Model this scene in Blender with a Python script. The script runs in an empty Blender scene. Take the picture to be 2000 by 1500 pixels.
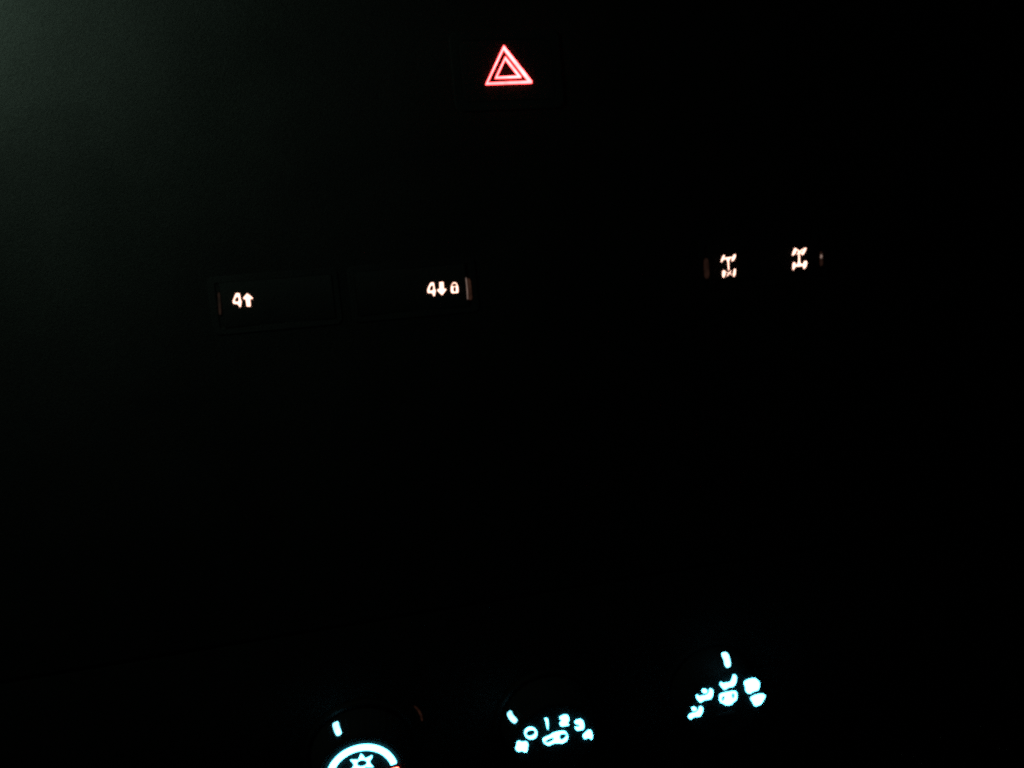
import bpy, bmesh, math, random
from mathutils import Vector, Matrix
random.seed(4)
scene = bpy.context.scene
COL = scene.collection

# ------------------------------------------------------------------ camera
F_PX = 1500.0                      # focal length in pixels of a 2000 x 1500 picture
PITCH = math.radians(6.0)
CAM_POS = Vector((0.0, -0.375, 0.0))
c_ = math.sin(PITCH); b_ = math.cos(PITCH)
Xc = Vector((7500.0, 830.0, -1500.0)).normalized()
a_ = -(Xc.y * b_ + Xc.z * c_) / Xc.x
Zc = Vector((a_, b_, c_)).normalized()
Yc = Zc.cross(Xc)
CAM_ROT = Matrix((Xc, Yc, Zc))     # camera -> world (rows are the world axes in camera coordinates)
cam_data = bpy.data.cameras.new('camera')
cam_data.sensor_width = 36.0
cam_data.lens = 36.0 * F_PX / 2000.0
cam_data.clip_start = 0.01
cam_data.clip_end = 50.0
cam_data.dof.use_dof = True
cam_data.dof.focus_distance = 0.372
cam_data.dof.aperture_fstop = 4.0
cam = bpy.data.objects.new('camera', cam_data)
cam.matrix_world = Matrix.Translation(CAM_POS) @ CAM_ROT.to_4x4()
COL.objects.link(cam)
scene.camera = cam

# ------------------------------------------------------------------ world: a dark car at night
world = bpy.data.worlds.new('World')
scene.world = world
world.use_nodes = True
bg = world.node_tree.nodes['Background']
bg.inputs['Color'].default_value = (0.75, 0.85, 1.0, 1)
bg.inputs['Strength'].default_value = 0.004

# greenish glow of the instrument cluster, left of the centre stack
lamp = bpy.data.lights.new('instrument_glow', 'AREA')
lamp.shape = 'DISK'
lamp.size = 0.05
lamp.energy = 0.33
lamp.color = (0.62, 1.0, 0.74)
lamp_ob = bpy.data.objects.new('instrument_glow', lamp)
lamp_ob.location = (-0.180, -0.080, 0.180)
lamp_ob.rotation_euler = (math.radians(90), 0, 0)       # faces the panel (+Y)
COL.objects.link(lamp_ob)

scene.view_settings.view_transform = 'Standard'
scene.view_settings.look = 'None'
scene.view_settings.exposure = 0.0
scene.view_settings.gamma = 1.0
scene.view_settings.use_curve_mapping = False
scene.cycles.sample_clamp_indirect = 4.0
scene.cycles.filter_width = 2.5
scene.cycles.use_denoising = False      # keeps a little night-shot grain

# ------------------------------------------------------------------ helpers
def ray(px, py):
    d = Vector(((px - 1000.0) / F_PX, (750.0 - py) / F_PX, -1.0))
    return (CAM_ROT @ d).normalized()

class Plane:
    """A real flat face of the dashboard: origin, in-face right (u), in-face up (v), outward normal (n)."""
    def __init__(self, o, u, n):
        self.o = Vector(o); self.n = Vector(n).normalized()
        self.u = (Vector(u) - self.n * Vector(u).dot(self.n)).normalized()
        self.v = self.n.cross(self.u)
    def at(self, px, py):
        r = ray(px, py)
        t = (self.o - CAM_POS).dot(self.n) / r.dot(self.n)
        p = CAM_POS + r * t - self.o
        return Vector((p.dot(self.u), p.dot(self.v)))
    def point(self, px, py):
        q = self.at(px, py)
        return self.o + self.u * q.x + self.v * q.y
    def matrix(self, lift=0.0):
        o = self.o + self.n * lift
        return Matrix(((self.u.x, self.v.x, self.n.x, o.x), (self.u.y, self.v.y, self.n.y, o.y),
                       (self.u.z, self.v.z, self.n.z, o.z), (0, 0, 0, 1)))

def node_mat(name):
    m = bpy.data.materials.new(name); m.use_nodes = True
    nt = m.node_tree
    return m, nt, nt.nodes['Principled BSDF']

def plastic(name, col, rough, grain, bump, spec=0.3, deep=0.0004):
    m, nt, p = node_mat(name)
    tc = nt.nodes.new('ShaderNodeTexCoord')
    vo = nt.nodes.new('ShaderNodeTexVoronoi'); vo.inputs['Scale'].default_value = grain
    no = nt.nodes.new('ShaderNodeTexNoise'); no.inputs['Scale'].default_value = grain * 0.9; no.inputs['Detail'].default_value = 6
    bigno = nt.nodes.new('ShaderNodeTexNoise'); bigno.inputs['Scale'].default_value = 22; bigno.inputs['Detail'].default_value = 5
    for t in (vo, no, bigno): nt.links.new(tc.outputs['Object'], t.inputs['Vector'])
    add = nt.nodes.new('ShaderNodeMath'); add.operation = 'ADD'
    nt.links.new(vo.outputs['Distance'], add.inputs[0]); nt.links.new(no.outputs['Fac'], add.inputs[1])
    bp = nt.nodes.new('ShaderNodeBump'); bp.inputs['Strength'].default_value = bump; bp.inputs['Distance'].default_value = deep
    nt.links.new(add.outputs[0], bp.inputs['Height']); nt.links.new(bp.outputs['Normal'], p.inputs['Normal'])
    ramp = nt.nodes.new('ShaderNodeValToRGB')
    ramp.color_ramp.elements[0].position = 0.3; ramp.color_ramp.elements[1].position = 0.7
    ramp.color_ramp.elements[0].color = (*[c * 0.8 for c in col], 1); ramp.color_ramp.elements[1].color = (*[c * 1.2 for c in col], 1)
    nt.links.new(bigno.outputs['Fac'], ramp.inputs['Fac'])
    nt.links.new(ramp.outputs['Color'], p.inputs['Base Color'])
    mr = nt.nodes.new('ShaderNodeMapRange'); mr.inputs['To Min'].default_value = rough - 0.07; mr.inputs['To Max'].default_value = rough + 0.07
    nt.links.new(no.outputs['Fac'], mr.inputs['Value']); nt.links.new(mr.outputs['Result'], p.inputs['Roughness'])
    p.inputs['Specular IOR Level'].default_value = spec
    return m

def backlit(name, col, strength, scale=180.0, low=0.75, high=1.2, fall=False, base=0.3):
    """Translucent legend lit from behind by a small bulb: the strength is slightly uneven."""
    m, nt, p = node_mat(name)
    tc = nt.nodes.new('ShaderNodeTexCoord')
    no = nt.nodes.new('ShaderNodeTexNoise'); no.inputs['Scale'].default_value = scale; no.inputs['Detail'].default_value = 2
    nt.links.new(tc.outputs['Object'], no.inputs['Vector'])
    mr = nt.nodes.new('ShaderNodeMapRange')
    mr.inputs['From Min'].default_value = 0.3; mr.inputs['From Max'].default_value = 0.7
    mr.inputs['To Min'].default_value = strength * low; mr.inputs['To Max'].default_value = strength * high
    nt.links.new(no.outputs['Fac'], mr.inputs['Value'])
    p.inputs['Base Color'].default_value = (base, base, base, 1)
    p.inputs['Roughness'].default_value = 0.5
    p.inputs['Emission Color'].default_value = (*col, 1)
    out = mr.outputs['Result']
    if fall:            # the bulb sits behind the upper part, the foot of the legend gets less of it
        sx = nt.nodes.new('ShaderNodeSeparateXYZ'); nt.links.new(tc.outputs['Object'], sx.inputs[0])
        m2 = nt.nodes.new('ShaderNodeMapRange')
        m2.inputs['From Min'].default_value = -0.0085; m2.inputs['From Max'].default_value = -0.0030
        m2.inputs['To Min'].default_value = 0.62; m2.inputs['To Max'].default_value = 1.0
        nt.links.new(sx.outputs['Y'], m2.inputs['Value'])
        mul = nt.nodes.new('ShaderNodeMath'); mul.operation = 'MULTIPLY'
        nt.links.new(out, mul.inputs[0]); nt.links.new(m2.outputs['Result'], mul.inputs[1]); out = mul.outputs[0]
    nt.links.new(out, p.inputs['Emission Strength'])
    return m

M_DASH = plastic('grained_dash_plastic', (0.025, 0.025, 0.0245), 0.78, 2600, 1.0, 0.04, 0.0009)
M_TRIM = plastic('satin_trim_plastic', (0.024, 0.024, 0.024), 0.78, 2300, 0.8, 0.04)
M_BUTTON = plastic('button_plastic', (0.025, 0.025, 0.025), 0.78, 2300, 0.7, 0.04)
M_KNOB = plastic('rubberised_knob_plastic', (0.026, 0.026, 0.027), 0.75, 2200, 0.25, 0.04)
M_FACE = plastic('dial_face_plastic', (0.036, 0.037, 0.038), 0.75, 2600, 0.12, 0.04)
M_RIM = plastic('polished_trim_plastic', (0.018, 0.018, 0.018), 0.45, 3000, 0.05, 0.06)
M_RED = backlit('red_backlit_legend', (1.0, 0.060, 0.062), 15.5, fall=True)
M_WARM = backlit('warm_backlit_legend', (1.0, 0.55, 0.42), 2.9, low=0.9, high=1.15)
M_CYAN = backlit('cyan_backlit_legend', (0.125, 0.76, 1.0), 10.0, low=0.85, high=1.2)
M_TICK = backlit('pale_backlit_pointer', (0.20, 0.80, 1.0), 5.0)
M_HOT = backlit('hot_backlit_legend', (1.0, 0.11, 0.07), 14.0)
M_SLIT = backlit('dim_amber_light_gap', (1.0, 0.42, 0.28), 0.013, 260, 0.4, 1.3, base=0.02)
M_SLIT2 = backlit('amber_light_gap', (1.0, 0.40, 0.24), 0.032, 260, 0.4, 1.3, base=0.02)
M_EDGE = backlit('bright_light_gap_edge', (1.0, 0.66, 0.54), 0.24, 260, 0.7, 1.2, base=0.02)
M_GLINT = backlit('painted_amber_glint', (1.0, 0.34, 0.20), 0.022, 400, 0.3, 1.4, base=0.02)  # glint on the trim ring, painted as weak emission
M_LINE = backlit('dim_blue_light_gap', (0.25, 0.8, 1.0), 0.0022, 200, 0.6, 1.2, base=0.02)

def thing(name, label, cat, loc, group=None):
    o = bpy.data.objects.new(name, None); COL.objects.link(o)
    o.empty_display_size = 0.01
    o.location = loc; o['label'] = label; o['category'] = cat
    if group: o['group'] = group
    return o

def put(name, mesh, mat, parent, world_m=None, label=None):
    """link a mesh as one part; world_m is where it stands in the world"""
    o = bpy.data.objects.new(name, mesh); COL.objects.link(o)
    if not mesh.materials: mesh.materials.append(mat)
    w = world_m if world_m is not None else Matrix.Identity(4)
    root = Matrix.Identity(4)
    if parent is not None:
        o.parent = parent
        chain = []; q = parent
        while q is not None:
            chain.append(q); q = q.parent
        for q in reversed(chain): root = root @ q.matrix_basis
    o.matrix_basis = root.inverted() @ w
    if label: o['label'] = label
    return o

def bm_mesh(bm, name, smooth=True, angle=35):
    bmesh.ops.recalc_face_normals(bm, faces=bm.faces)
    me = bpy.data.meshes.new(name); bm.to_mesh(me); bm.free()
    if smooth:
        me.polygons.foreach_set('use_smooth', [True] * len(me.polygons))
        me.set_sharp_from_angle(angle=math.radians(angle))
    return me

def chaikin(pts, n=1, q=0.22):
    for _ in range(n):
        out = []
        for i in range(len(pts)):
            a = pts[i]; b = pts[(i + 1) % len(pts)]
            out.append(a.lerp(b, q)); out.append(a.lerp(b, 1 - q))
        pts = out
    return pts

def sheet(loops, height, bevel, name):
    """loops of 2D points -> raised legend (first loop outline, the others holes), a filled, extruded, bevelled outline"""
    cu = bpy.data.curves.new(name, 'CURVE'); cu.dimensions = '2D'; cu.fill_mode = 'BOTH'
    cu.extrude = max(height / 2 - bevel, 1e-6); cu.bevel_depth = bevel; cu.bevel_resolution = 1; cu.offset = -bevel
    for lp in loops:
        sp = cu.splines.new('POLY'); sp.points.add(len(lp) - 1)
        for i, p in enumerate(lp): sp.points[i].co = (p[0], p[1], 0, 1)
        sp.use_cyclic_u = True
    ob = bpy.data.objects.new(name, cu); COL.objects.link(ob)
    dg = bpy.context.evaluated_depsgraph_get()
    me = bpy.data.meshes.new_from_object(ob.evaluated_get(dg))
    bpy.data.objects.remove(ob); bpy.data.curves.remove(cu)
    me.name = name
    for v in me.vertices: v.co.z += height / 2
    return me

def grow(pts, dist, lim=0.55):
    """offset a closed outline outwards by dist (inwards when negative)"""
    n = len(pts)
    area = sum(pts[i].x * pts[(i + 1) % n].y - pts[(i + 1) % n].x * pts[i].y for i in range(n))
    sg = 1.0 if area > 0 else -1.0
    out = []
    for i in range(n):
        a, b, c = pts[i - 1], pts[i], pts[(i + 1) % n]
        d1 = (b - a).normalized(); d2 = (c - b).normalized()
        n1 = Vector((d1.y, -d1.x)) * sg; n2 = Vector((d2.y, -d2.x)) * sg
        m = n1 + n2
        k = max(m.length, 1e-6); m = m / k
        out.append(b + m * (dist / max(m.dot(n1), lim)))
    return out

PXM = 0.00024                       # one picture pixel on the panel, in metres
INSET = {}

class Crop:
    """reads outline points noted in an enlarged crop of the picture"""
    def __init__(self, x0, y0, s): self.x0, self.y0, self.s = x0, y0, s
    def px(self, p): return (self.x0 + p[0] / self.s, self.y0 + p[1] / self.s)

def legend(name, crop, plane, loops, mat, parent, height=0.0006, bevel=0.00012, smooth=1, lift=0.0, label=None):
    L = []
    for k, lp in enumerate(loops):
        pts = [plane.at(*crop.px(p)) for p in lp]
        e = INSET.get(mat.name, 0.0) * PXM
        pts = chaikin(pts, smooth) if smooth else pts
        L.append(grow(pts, -e if k == 0 else e * (1.5 if mat is M_WARM else 1.25 if mat is M_CYAN else 0.9), 0.38 if not smooth else 0.6))
    me = sheet(L, height, 0.0, name)
    return put(name, me, mat, parent, plane.matrix(lift - 0.00005), label)

def oval(cx, cy, rx, ry, n=28, rot=0.0):
    return [(cx + rx * math.cos(t) * math.cos(rot) - ry * math.sin(t) * math.sin(rot),
             cy + rx * math.cos(t) * math.sin(rot) + ry * math.sin(t) * math.cos(rot)) for t in (2 * math.pi * i / n for i in range(n))]

def bar(p, q, w):
    p = Vector(p); q = Vector(q); d = (q - p).normalized() * (w / 2); s = Vector((-d.y, d.x))
    return [tuple(p + s), tuple(p - s), tuple(q - s), tuple(q + s)]

def rounded_rect(x0, y0, x1, y1, r, n=6):
    pts = []
    for (cx, cy, a0) in ((x1 - r, y1 - r, 0), (x0 + r, y1 - r, 90), (x0 + r, y0 + r, 180), (x1 - r, y0 + r, 270)):
        for i in range(n + 1):
            t = math.radians(a0 + 90 * i / n); pts.append(Vector((cx + r * math.cos(t), cy + r * math.sin(t))))
    return pts

INSET.update({M_RED.name: 1.9, M_WARM.name: 1.55, M_CYAN.name: 2.7})   # legends are drawn thinner than their glare
# ------------------------------------------------------------------ the dashboard
UP = Plane((0, 0, 0), (1, 0, 0), (0, -1, 0))                 # upright upper panel
FOLD_Z = -0.150
TILT = math.radians(-8.0)                                    # the climate panel leans back under the upper one
CN = Vector((0, -math.cos(TILT), math.sin(TILT)))
CLIM = Plane((0, 0.0, FOLD_Z), (1, 0, 0), CN)

dash = thing('dashboard', 'black grained plastic dashboard holding every lit button and dial', 'dashboard', (0, 0, -0.36))

def swept(profile, x0, x1, name, n=24, bevel=0.0):
    """profile of (y, z) swept along the width of the car, closed"""
    bm = bmesh.new(); rings = []
    for i in range(n + 1):
        x = x0 + (x1 - x0) * i / n
        bow = 0.0
        rings.append([bm.verts.new((x, y + bow, z)) for (y, z) in profile])
    m = len(profile)
    for i in range(n):
        for j in range(m):
            bm.faces.new((rings[i][j], rings[i][(j + 1) % m], rings[i + 1][(j + 1) % m], rings[i + 1][j]))
    bm.faces.new(rings[0]); bm.faces.new(rings[-1])
    return bm_mesh(bm, name)

def arc(cy, cz, r, a0, a1, n=10):
    return [(cy + r * math.cos(math.radians(a0 + (a1 - a0) * i / n)), cz + r * math.sin(math.radians(a0 + (a1 - a0) * i / n))) for i in range(n + 1)]

# upper panel: rounded lower lip at the fold, rolls back into the dash top
prof = arc(0.0015, FOLD_Z + 0.0020, 0.0015, 270, 180, 5) + arc(0.060, 0.215, 0.060, 180, 90, 14) + [(0.42, 0.282), (0.42, 0.24), (0.05, 0.24), (0.03, FOLD_Z + 0.0005)]
put('upper_panel', swept(prof, -0.62, 0.62, 'upper_panel'), M_DASH, dash)
# climate panel below the joint
d = -CLIM.v
def cl(s, depth): p = CLIM.o + d * s - CLIM.n * depth; return (p.y, p.z)
prof = [cl(0.0004, 0.006), cl(0.0004, 0.0012), cl(0.0008, 0.0004), cl(0.0016, 0.0), cl(0.185, 0.0), cl(0.195, 0.004), cl(0.195, 0.025), cl(0.0004, 0.025)]
put('climate_panel', swept(prof, -0.62, 0.62, 'climate_panel'), M_DASH, dash)

# ------------------------------------------------------------------ hazard button
HZ = Crop(900, 60, 10)
hc = UP.point(991, 138)
hazard = thing('hazard_button', 'hazard warning button with double red triangle glowing above the rocker switches', 'button', hc)
HP = Plane(hc + Vector((0, -0.0007, 0)), (1, 0, 0), (0, -1, 0))
def local_sheet(name, pl, loops, height, bevel, mat, parent, lift):
    return put(name, sheet(loops, height, bevel, name), mat, parent, pl.matrix(lift))
local_sheet('button_surround', HP, [rounded_rect(-0.0270, -0.0185, 0.0270, 0.0185, 0.004), rounded_rect(-0.0227, -0.0142, 0.0227, 0.0142, 0.0029)], 0.0038, 0.0003, M_TRIM, hazard, -0.0039)
local_sheet('button_cap', HP, [rounded_rect(-0.0226, -0.0141, 0.0226, 0.0141, 0.0028)], 0.0038, 0.0002, M_BUTTON, hazard, -0.0038)
legend('outer_triangle', HZ, HP, [[(832, 255), (1408, 985), (1400, 1045), (450, 1078)], [(838, 405), (1272, 966), (556, 999)]], M_RED, hazard, 0.0005, 0.00012, 0)
legend('inner_triangle', HZ, HP, [[(862, 472), (1195, 898), (1187, 942), (634, 957)], [(870, 600), (1076, 867), (736, 884)]], M_RED, hazard, 0.0005, 0.00012, 0)

# ------------------------------------------------------------------ rocker switches
def rocker(name, label, px0, px1, pym, hgt=0.0205, row_z=0.0108, gl=0.00008, gr=0.00008, group='rocker switches in the row below the hazard button'):
    """rocker whose paddle ends lie at the two pixels; returns the thing and the planes of its two halves"""
    a = UP.point(px0, pym[0]); b = UP.point(px1, pym[1])
    zc = row_z if row_z is not None else (a.z + b.z) / 2; xc = (a.x + b.x) / 2; w = (b.x - a.x)
    t = thing(name, label, 'switch', (xc, 0, zc), group)
    base = Plane((xc, -0.0, zc), (1, 0, 0), (0, -1, 0))
    gz = 0.00008; fw = 0.0030
    W = w / 2; H = hgt / 2
    local_sheet('switch_surround', base, [rounded_rect(-W - gl - fw, -H - gz - fw, W + gr + fw, H + gz + fw, 0.003), rounded_rect(-W - gl, -H - gz, W + gr, H + gz, 0.0003)], 0.0005, 0.00015, M_TRIM, t, -0.0002)
    # paddle: shallow V, seen from the front
    bm = bmesh.new(); n = 10; secs = []
    dep = 0.0003
    y_end, y_mid = -0.0006, -0.0006 + dep
    rv = 0.0002
    for i in range(n + 1):
        x = -W + 2 * W * i / n
        yf = y_mid + (y_end - y_mid) * abs(x) / W
        prof2 = [(0.0, -H), (yf + rv, -H), (yf + rv * 0.3, -H + rv * 0.3), (yf, -H + rv), (yf, H - rv), (yf + rv * 0.3, H - rv * 0.3), (yf + rv, H), (0.0, H)]
        secs.append([bm.verts.new((xc + x, y, zc + z)) for (y, z) in prof2])
    for i in range(n):
        for j in range(8):
            bm.faces.new((secs[i][j], secs[i][(j + 1) % 8], secs[i + 1][(j + 1) % 8], secs[i + 1][j]))
    bm.faces.new(secs[0]); bm.faces.new(secs[-1])
    put('paddle', bm_mesh(bm, 'paddle', True, 25), M_BUTTON, t)
    ul = Vector((W, dep, 0)).normalized(); ur = Vector((W, -dep, 0)).normalized()
    left = Plane((xc - W / 2, (y_mid + y_end) / 2, zc), ul, ul.cross(Vector((0, 0, 1))))
    right = Plane((xc + W / 2, (y_mid + y_end) / 2, zc), ur, ur.cross(Vector((0, 0, 1))))
    return t, left, right, base

# --- high range switch
KB = Crop(400, 530, 12.5)
sw, L, R, B = rocker('rocker_switch', 'leftmost rocker switch, lit with a white four and an arrow pointing up', 433, 650, (588, 574), gl=0.0022)
legend('digit_four', KB, L, [[(755, 515), (865, 515), (885, 640), (895, 690), (918, 735), (912, 775), (903, 800), (900, 885), (830, 885), (805, 812), (680, 808), (665, 715), (700, 640), (730, 560)], [(797, 632), (808, 717), (752, 714)]], M_WARM, sw, 0.00035, 0.0001, 1)
legend('up_arrow', KB, L, [[(1030, 512), (1192, 640), (1186, 687), (1125, 690), (1138, 870), (1012, 876), (985, 700), (920, 680), (925, 640)]], M_WARM, sw, 0.00035, 0.0001, 0)
GAPP = Plane(B.o + Vector((0, -0.0002, 0)), (1, 0, 0), (0, -1, 0))
legend('light_gap_or_glint', KB, GAPP, [[(318, 520), (365, 515), (392, 800), (402, 1060), (348, 1062), (330, 800)]], M_SLIT, sw, 0.0003, 0.00005, 1, label='dim amber light leaking beside the paddle')

# --- low range switch
KC = Crop(800, 510, 12.5)
sw, L, R, B = rocker('rocker_switch', 'rocker switch lit with a white four, an arrow pointing down and a padlock', 696, 911, (573, 566), gr=0.0024)
legend('digit_four', KC, R, [[(505, 508), (602, 503), (620, 600), (632, 685), (655, 700), (652, 745), (635, 790), (630, 870), (565, 870), (548, 790), (430, 800), (412, 710), (440, 630), (470, 570)], [(549, 600), (556, 690), (503, 697)]], M_WARM, sw, 0.00035, 0.0001, 1)
legend('down_arrow', KC, R, [[(710, 498), (828, 490), (842, 520), (850, 660), (914, 662), (908, 705), (795, 854), (668, 735), (660, 678), (715, 665)]], M_WARM, sw, 0.00035, 0.0001, 0)
legend('padlock', KC, R, [[(1003, 802), (1190, 792), (1203, 770), (1203, 660), (1185, 575), (1145, 515), (1090, 495), (1035, 518), (1000, 590), (988, 680)], [(1058, 600), (1075, 572), (1110, 572), (1124, 600), (1090, 590)], [(1083, 645), (1108, 640), (1112, 722), (1090, 724)]], M_WARM, sw, 0.00035, 0.00006, 1)
GAPP = Plane(B.o + Vector((0, -0.0002, 0)), (1, 0, 0), (0, -1, 0))
gap = legend('light_gap_or_glint', KC, GAPP, [[(1398, 420), (1480, 425), (1510, 680), (1535, 945), (1430, 945), (1415, 680)]], M_SLIT2, sw, 0.0003, 0.00005, 1, label='amber light leaking beside the paddle')
legend('bright_edge', KC, Plane(GAPP.o + Vector((0, -0.0004, 0)), (1, 0, 0), (0, -1, 0)), [[(1367, 405), (1382, 400), (1410, 640), (1424, 935), (1408, 935), (1394, 680)]], M_EDGE, gap, 0.0003, 0.00005, 1)

# --- axle lock switch
KD = Crop(1400, 480, 18.75); KE = Crop(1530, 470, 21.43)
sw, L, R, B = rocker('rocker_switch', 'rightmost rocker switch, lit with two small axle and wheel symbols', 1385, 1599, (520, 501), gl=0.0022, gr=0.0022)
def axle_symbol(crop, pl, frame, wheels, cross, label):
    f = legend('axle_symbol', crop, pl, [frame], M_WARM, sw, 0.00032, 0.00006, 1, label=label)
    for w in wheels: legend('wheel', crop, pl, [w], M_WARM, f, 0.00036, 0.00006, 1)
    for c in cross: legend('lock_bar', crop, pl, [c], M_WARM, f, 0.00034, 0.00006, 0)
axle_symbol(KD, L, [(220, 425), (600, 380), (600, 475), (450, 492), (475, 930), (395, 935), (370, 508), (225, 535)],
    [[(235, 318), (300, 318), (302, 380), (245, 545), (165, 637), (122, 605), (133, 540), (190, 380)],
     [(600, 298), (700, 292), (712, 370), (665, 500), (580, 598), (528, 592), (522, 530), (572, 370)],
     [(205, 878), (285, 872), (335, 960), (335, 1030), (272, 1180), (225, 1197), (188, 1140), (173, 1000)],
     [(608, 828), (695, 818), (708, 950), (685, 1080), (645, 1150), (600, 1158), (568, 1080), (588, 960)]],
    [bar((310, 950), (580, 1075), 62), bar((350, 1130), (530, 905), 70)], 'axle symbol with the cross on its lower axle')
axle_symbol(KE, R, [(440, 985), (605, 965), (605, 480), (700, 470), (702, 955), (860, 945), (860, 1080), (470, 1125)],
    [[(455, 278), (545, 300), (550, 500), (425, 640), (333, 645), (345, 560), (378, 450)],
     [(850, 283), (980, 272), (965, 370), (905, 500), (822, 632), (760, 622), (748, 520), (798, 400)],
     [(398, 888), (485, 880), (510, 960), (510, 1105), (425, 1262), (378, 1245), (357, 1180), (373, 960)],
     [(850, 838), (965, 828), (1005, 880), (985, 1020), (942, 1130), (872, 1212), (820, 1195), (798, 1080), (828, 920)]],
    [bar((520, 350), (800, 570), 95), bar((545, 585), (820, 350), 95)], 'axle symbol with the cross on its upper axle')
GAPP = Plane(B.o + Vector((0, -0.0002, 0)), (1, 0, 0), (0, -1, 0))
KS = Crop(1340, 440, 6.6667)
legend('light_gap_or_glint', KS, GAPP, [[(232, 432), (285, 430), (300, 560), (300, 692), (240, 695), (228, 560)]], M_SLIT, sw, 0.0003, 0.00005, 1, label='dim amber light leaking beside the paddle')
gap = legend('light_gap_or_glint', KE, GAPP, [[(1530, 470), (1610, 440), (1650, 700), (1640, 1040), (1530, 1070), (1520, 760)]], M_SLIT, sw, 0.0003, 0.00005, 1, label='dim amber light leaking beside the paddle')
legend('bright_spot', KE, Plane(GAPP.o + Vector((0, -0.0004, 0)), (1, 0, 0), (0, -1, 0)), [oval(1582, 665, 36, 85, 16, 0.1)], M_EDGE, gap, 0.0003, 0.00005, 0)

# ------------------------------------------------------------------ climate dials
KH = 0.0190; FACE_R = 0.0200; TOP_R = 0.0216; BASE_R = 0.0252
FACEP = Plane(CLIM.o + CLIM.n * KH, (1, 0, 0), CLIM.n)
def knob_profile(h):
    return BASE_R + (TOP_R - BASE_R) * (h / KH)

def lathe(prof, n, name, pl, closed=False, knurl=None):
    bm = bmesh.new(); rings = []
    for k, (r, h) in enumerate(prof):
        ring = []
        for i in range(n):
            t = 2 * math.pi * i / n
            rr = r + (knurl(k, i) if knurl else 0)
            ring.append(bm.verts.new((rr * math.cos(t), rr * math.sin(t), h)))
        rings.append(ring)
    for a, b in zip(rings, rings[1:]):
        for i in range(n): bm.faces.new((a[i], a[(i + 1) % n], b[(i + 1) % n], b[i]))
    if closed:
        for i in range(n): bm.faces.new((rings[-1][i], rings[-1][(i + 1) % n], rings[0][(i + 1) % n], rings[0][i]))
    else:
        bm.faces.new(rings[0]); bm.faces.new(rings[-1])
    return bm_mesh(bm, name)

def knob(name, label, px, py):
    fq = FACEP.at(px, py)
    base = CLIM.o + CLIM.u * fq.x + CLIM.v * fq.y
    t = thing(name, label, 'dial', base, 'climate dials along the bottom')
    axis = Plane(base, (1, 0, 0), CLIM.n)
    m = axis.matrix()
    put('trim_ring', lathe([(BASE_R + 0.0004, -0.001), (BASE_R + 0.0004, 0.0012), (BASE_R + 0.0012, 0.0021), (BASE_R + 0.0024, 0.0021), (BASE_R + 0.0034, 0.0010), (BASE_R + 0.0036, -0.001)], 96, 'trim_ring', axis, True), M_RIM, t, m)
    kn = lambda k, i: (0.00030 if (k in (2, 3, 4) and i % 4 < 2) else 0.0)
    put('grip', lathe([(BASE_R - 0.004, 0.0004), (BASE_R - 0.0004, 0.0004), (knob_profile(0.0015), 0.0015), (knob_profile(0.009), 0.009), (knob_profile(KH - 0.003), KH - 0.003), (knob_profile(KH - 0.0012), KH - 0.0012),
        (TOP_R - 0.0006, KH - 0.0002), (TOP_R - 0.0010, KH), (FACE_R + 0.0003, KH - 0.0002), (FACE_R + 0.0002, KH - 0.0030), (0.004, KH - 0.0030)], 160, 'grip', axis, False, kn), M_KNOB, t, m)
    put('dial_face', lathe([(FACE_R, KH - 0.0028), (FACE_R, KH - 0.0004), (FACE_R - 0.0004, KH), (0.0135, KH), (0.0133, KH - 0.0003), (0.0131, KH), (0.002, KH)], 96, 'dial_face', axis), M_FACE, t, m)
    return t, Plane(base + CLIM.n * KH, (1, 0, 0), CLIM.n), axis

def pointer(crop, pts, axis, parent):
    """curved pointer wrapped on the sloping side of the grip"""
    def hit(px, py):
        r = ray(px, py)
        lo = 0.2
        for k in range(6000):
            t = lo + k * 0.00004
            p = CAM_POS + r * t - axis.o
            h = p.dot(axis.n); q = Vector((p.dot(axis.u), p.dot(axis.v)))
            if h < 0 or (h < KH and q.length <= knob_profile(h) + 0.0004): return q, h
        return q, h
    pts = [tuple(p) for p in grow([Vector(p) for p in pts], -1.5 * crop.s)]
    out = [hit(*crop.px(p)) for p in pts]
    bm = bmesh.new(); top = []; bot = []
    for q, h in out:
        n2 = q.normalized()
        top.append(bm.verts.new((q.x + n2.x * 0.00045, q.y + n2.y * 0.00045, h)))
        bot.append(bm.verts.new((q.x - n2.x * 0.0012, q.y - n2.y * 0.0012, h)))
    k = len(top)
    c = Vector((0, 0, 0))
    for v in top: c += v.co / k
    rad = Vector((c.x, c.y)).length
    avg = sum(Vector((v.co.x, v.co.y)).length for v in top) / k
    c.x *= avg / rad; c.y *= avg / rad
    cv = bm.verts.new(c)
    for i in range(k):
        j = (i + 1) % k
        bm.faces.new((top[i], top[j], cv)); bm.faces.new((top[i], bot[i], bot[j], top[j]))
    bm.faces.new(bot)
    put('pointer', bm_mesh(bm, 'pointer', False), M_TICK, parent, axis.matrix())

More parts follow.
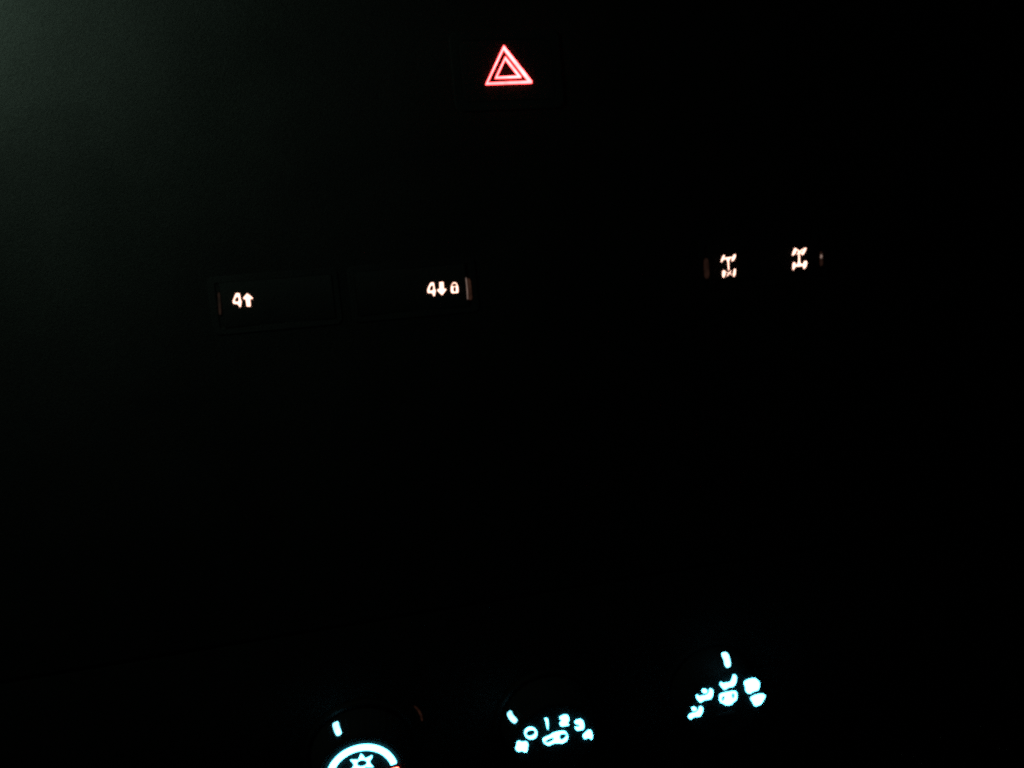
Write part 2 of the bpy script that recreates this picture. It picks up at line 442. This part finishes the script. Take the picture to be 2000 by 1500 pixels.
# --- temperature dial
KF = Crop(600, 1350, 7.6923); KR = Crop(620, 1440, 11.111)
t, FP, AX = knob('temperature_dial', 'left climate dial with a bright cyan arc around a snowflake', 708, 1514)
pointer(KF, [(470, 447), (485, 520), (523, 615), (518, 645), (440, 677), (410, 620), (384, 540), (386, 488)], AX, t)
cpt = FP.at(708, 1514)
top = FP.at(716, 1452); end = FP.at(779, 1489)
R_OUT = (FP.at(716, 1451.6) - cpt).length; R_IN = (FP.at(717, 1465.6) - cpt).length
def arc_band(a0, a1, r0, r1, n=60, cap=True):
    pts = [Vector((cpt.x + r1 * math.sin(a0 + (a1 - a0) * i / n), cpt.y + r1 * math.cos(a0 + (a1 - a0) * i / n))) for i in range(n + 1)]
    pts += [Vector((cpt.x + r0 * math.sin(a1 + (a0 - a1) * i / n), cpt.y + r0 * math.cos(a1 + (a0 - a1) * i / n))) for i in range(n + 1)]
    return pts
a_end = math.atan2(end.x - cpt.x, end.y - cpt.y)
put('cold_arc', sheet([arc_band(math.radians(-125), a_end - 0.04, R_IN + 2.7 * PXM, R_OUT - 2.4 * PXM)], 0.0008, 0.0, 'cold_arc'), M_CYAN, t, FP.matrix(-0.00005))
put('hot_arc', sheet([chaikin(arc_band(a_end + 0.14, math.radians(125), R_IN + 1.6 * PXM, R_OUT - 0.8 * PXM, 14), 2)], 0.0006, 0.0, 'hot_arc'), M_HOT, t, FP.matrix(-0.00005), 'warm end of the arc with a red rim')
up_ = [(690, 492), (705, 462), (790, 466), (835, 462), (868, 470), (892, 420), (922, 340), (955, 312), (985, 358), (1022, 392), (1042, 432), (1090, 416), (1122, 402), (1165, 372), (1215, 372), (1212, 430), (1155, 505), (1172, 560)]
snow = up_ + [(1925 - x, 1118 - y) for (x, y) in up_]
legend('snowflake', KR, FP, [snow, oval(966, 556, 80, 50, 20, -0.15)], M_CYAN, t, 0.0005, 0.00012, 0)
legend('light_gap_or_glint', KF, Plane(AX.o + AX.n * 0.0022, (1, 0, 0), AX.n), [[(1590, 215), (1640, 235), (1690, 290), (1722, 350), (1736, 440), (1716, 445), (1690, 350), (1650, 275)]], M_GLINT, t, 0.0003, 0.00005, 1, label='faint amber glint painted on the rim of the dial surround')  # crescent imitates a warm reflection on the trim ring; no light leaks here

# --- fan dial
KG = Crop(960, 1360, 8.3333)
t, FP, AX = knob('fan_dial', 'middle climate dial with numbers nought to four around a car symbol', 1085, 1445)
pointer(KG, [(320, 218), (345, 290), (395, 340), (430, 380), (420, 408), (370, 450), (310, 400), (270, 335), (256, 280)], AX, t)
H_ = 0.0005
legend('fan_symbol', KG, FP, [[(388, 752), (430, 713), (475, 710), (498, 732), (540, 715), (588, 724), (610, 770), (600, 815), (602, 850), (582, 905), (530, 922), (490, 888), (445, 910), (393, 888), (368, 840), (392, 798)]], M_CYAN, t, H_, 0.00012, 1)
legend('digit_nought', KG, FP, [oval(637, 595, 119, 111, 36), oval(635, 592, 54, 36, 24, -0.2)], M_CYAN, t, H_, 0.00012, 0)
legend('digit_one', KG, FP, [[(843, 356), (870, 334), (925, 342), (940, 400), (938, 530), (912, 558), (885, 520), (866, 410)]], M_CYAN, t, H_, 0.00012, 1)
legend('digit_two', KG, FP, [[(1092, 325), (1150, 293), (1225, 280), (1272, 320), (1274, 395), (1250, 425), (1270, 440), (1272, 468), (1255, 478), (1120, 502), (1088, 450), (1100, 415), (1128, 390), (1090, 372)]], M_CYAN, t, H_, 0.00012, 1)
legend('digit_three', KG, FP, [[(1340, 400), (1375, 368), (1465, 352), (1512, 400), (1520, 500), (1502, 542), (1385, 572), (1343, 525), (1338, 490), (1375, 475), (1415, 488), (1408, 462), (1375, 462), (1336, 440)]], M_CYAN, t, H_, 0.00012, 1)
legend('digit_four', KG, FP, [[(1470, 622), (1560, 540), (1610, 523), (1642, 560), (1660, 640), (1642, 690), (1632, 722), (1570, 672), (1512, 710), (1470, 660)]], M_CYAN, t, H_, 0.00012, 1)
legend('car_symbol', KG, FP, [[(813, 690), (850, 658), (930, 628), (1000, 578), (1100, 553), (1190, 546), (1227, 570), (1253, 620), (1257, 670), (1232, 725), (1190, 750), (1145, 777), (1100, 765), (1030, 765), (985, 780), (930, 812), (880, 797), (828, 750)],
    [(888, 722), (984, 676), (994, 702), (915, 740)], [(1118, 624), (1190, 614), (1199, 650), (1135, 700)]], M_CYAN, t, H_, 0.00012, 1)

# --- airflow dial
KH3 = Crop(1310, 1250, 8.573)
t, FP, AX = knob('airflow_dial', 'right climate dial with seated figures, arrows and windscreen symbols', 1420, 1378)
pointer(KH3, [(838, 225), (900, 205), (945, 213), (985, 270), (1010, 380), (1006, 412), (945, 442), (905, 420), (885, 370), (873, 300)], AX, t)
fig = lambda nm, lp, lab=None: legend(nm, KH3, FP, lp, M_CYAN, t, H_, 0.00012, 1, 0.0, lab)
fig('seated_figure', [[(1050, 561), (1097, 573), (1114, 610), (1106, 690), (1082, 750), (1040, 787), (960, 797), (905, 840), (868, 832), (820, 775), (806, 740), (820, 693), (850, 686), (890, 715), (910, 700), (985, 698), (1020, 640), (1018, 590)]], 'topmost seated figure, without a head')
fig('defrost_symbol', [[(818, 885), (1060, 833), (1107, 850), (1122, 900), (1112, 1000), (1050, 1042), (1020, 1087), (910, 1102), (878, 1072), (828, 1057), (798, 1010), (798, 930)], [(864, 962), (880, 948), (882, 985), (868, 1000)], [(1030, 905), (1050, 915), (1050, 955), (1036, 945)]])
f2 = fig('seated_figure', [[(665, 791), (712, 815), (720, 860), (714, 920), (682, 977), (640, 1002), (560, 1007), (500, 1057), (465, 1042), (413, 975), (410, 930), (425, 898), (460, 905), (495, 935), (520, 915), (590, 915), (630, 870), (626, 820)]], 'middle seated figure with a round head')
legend('head', KH3, FP, [oval(563, 850, 58, 49, 22)], M_CYAN, f2, H_, 0.00012, 0)
f3 = fig('seated_figure', [[(500, 1088), (542, 1110), (550, 1150), (532, 1220), (502, 1272), (460, 1292), (390, 1287), (345, 1327), (315, 1334), (278, 1300), (276, 1265), (330, 1215), (420, 1200), (460, 1150), (460, 1110)]], 'lowest seated figure with a round head')
legend('head', KH3, FP, [oval(388, 1150, 56, 46, 22)], M_CYAN, f3, H_, 0.00012, 0)
fig('curved_arrow', [[(1213, 690), (1290, 645), (1390, 623), (1440, 638), (1497, 695), (1497, 750), (1477, 830), (1440, 850), (1370, 870), (1330, 907), (1270, 897), (1238, 850), (1240, 800), (1213, 740)]])
fig('windscreen_symbol', [[(1308, 965), (1400, 908), (1500, 888), (1577, 893), (1597, 935), (1560, 1000), (1510, 1082), (1400, 1117), (1375, 1085), (1340, 1020)]])
legend('button_gap', KH3, FP, [bar((765, 1248), (1070, 1198), 40)], M_LINE, t, 0.0003, 0.00006, 0, label='faint blue light along the lower edge of the centre button')
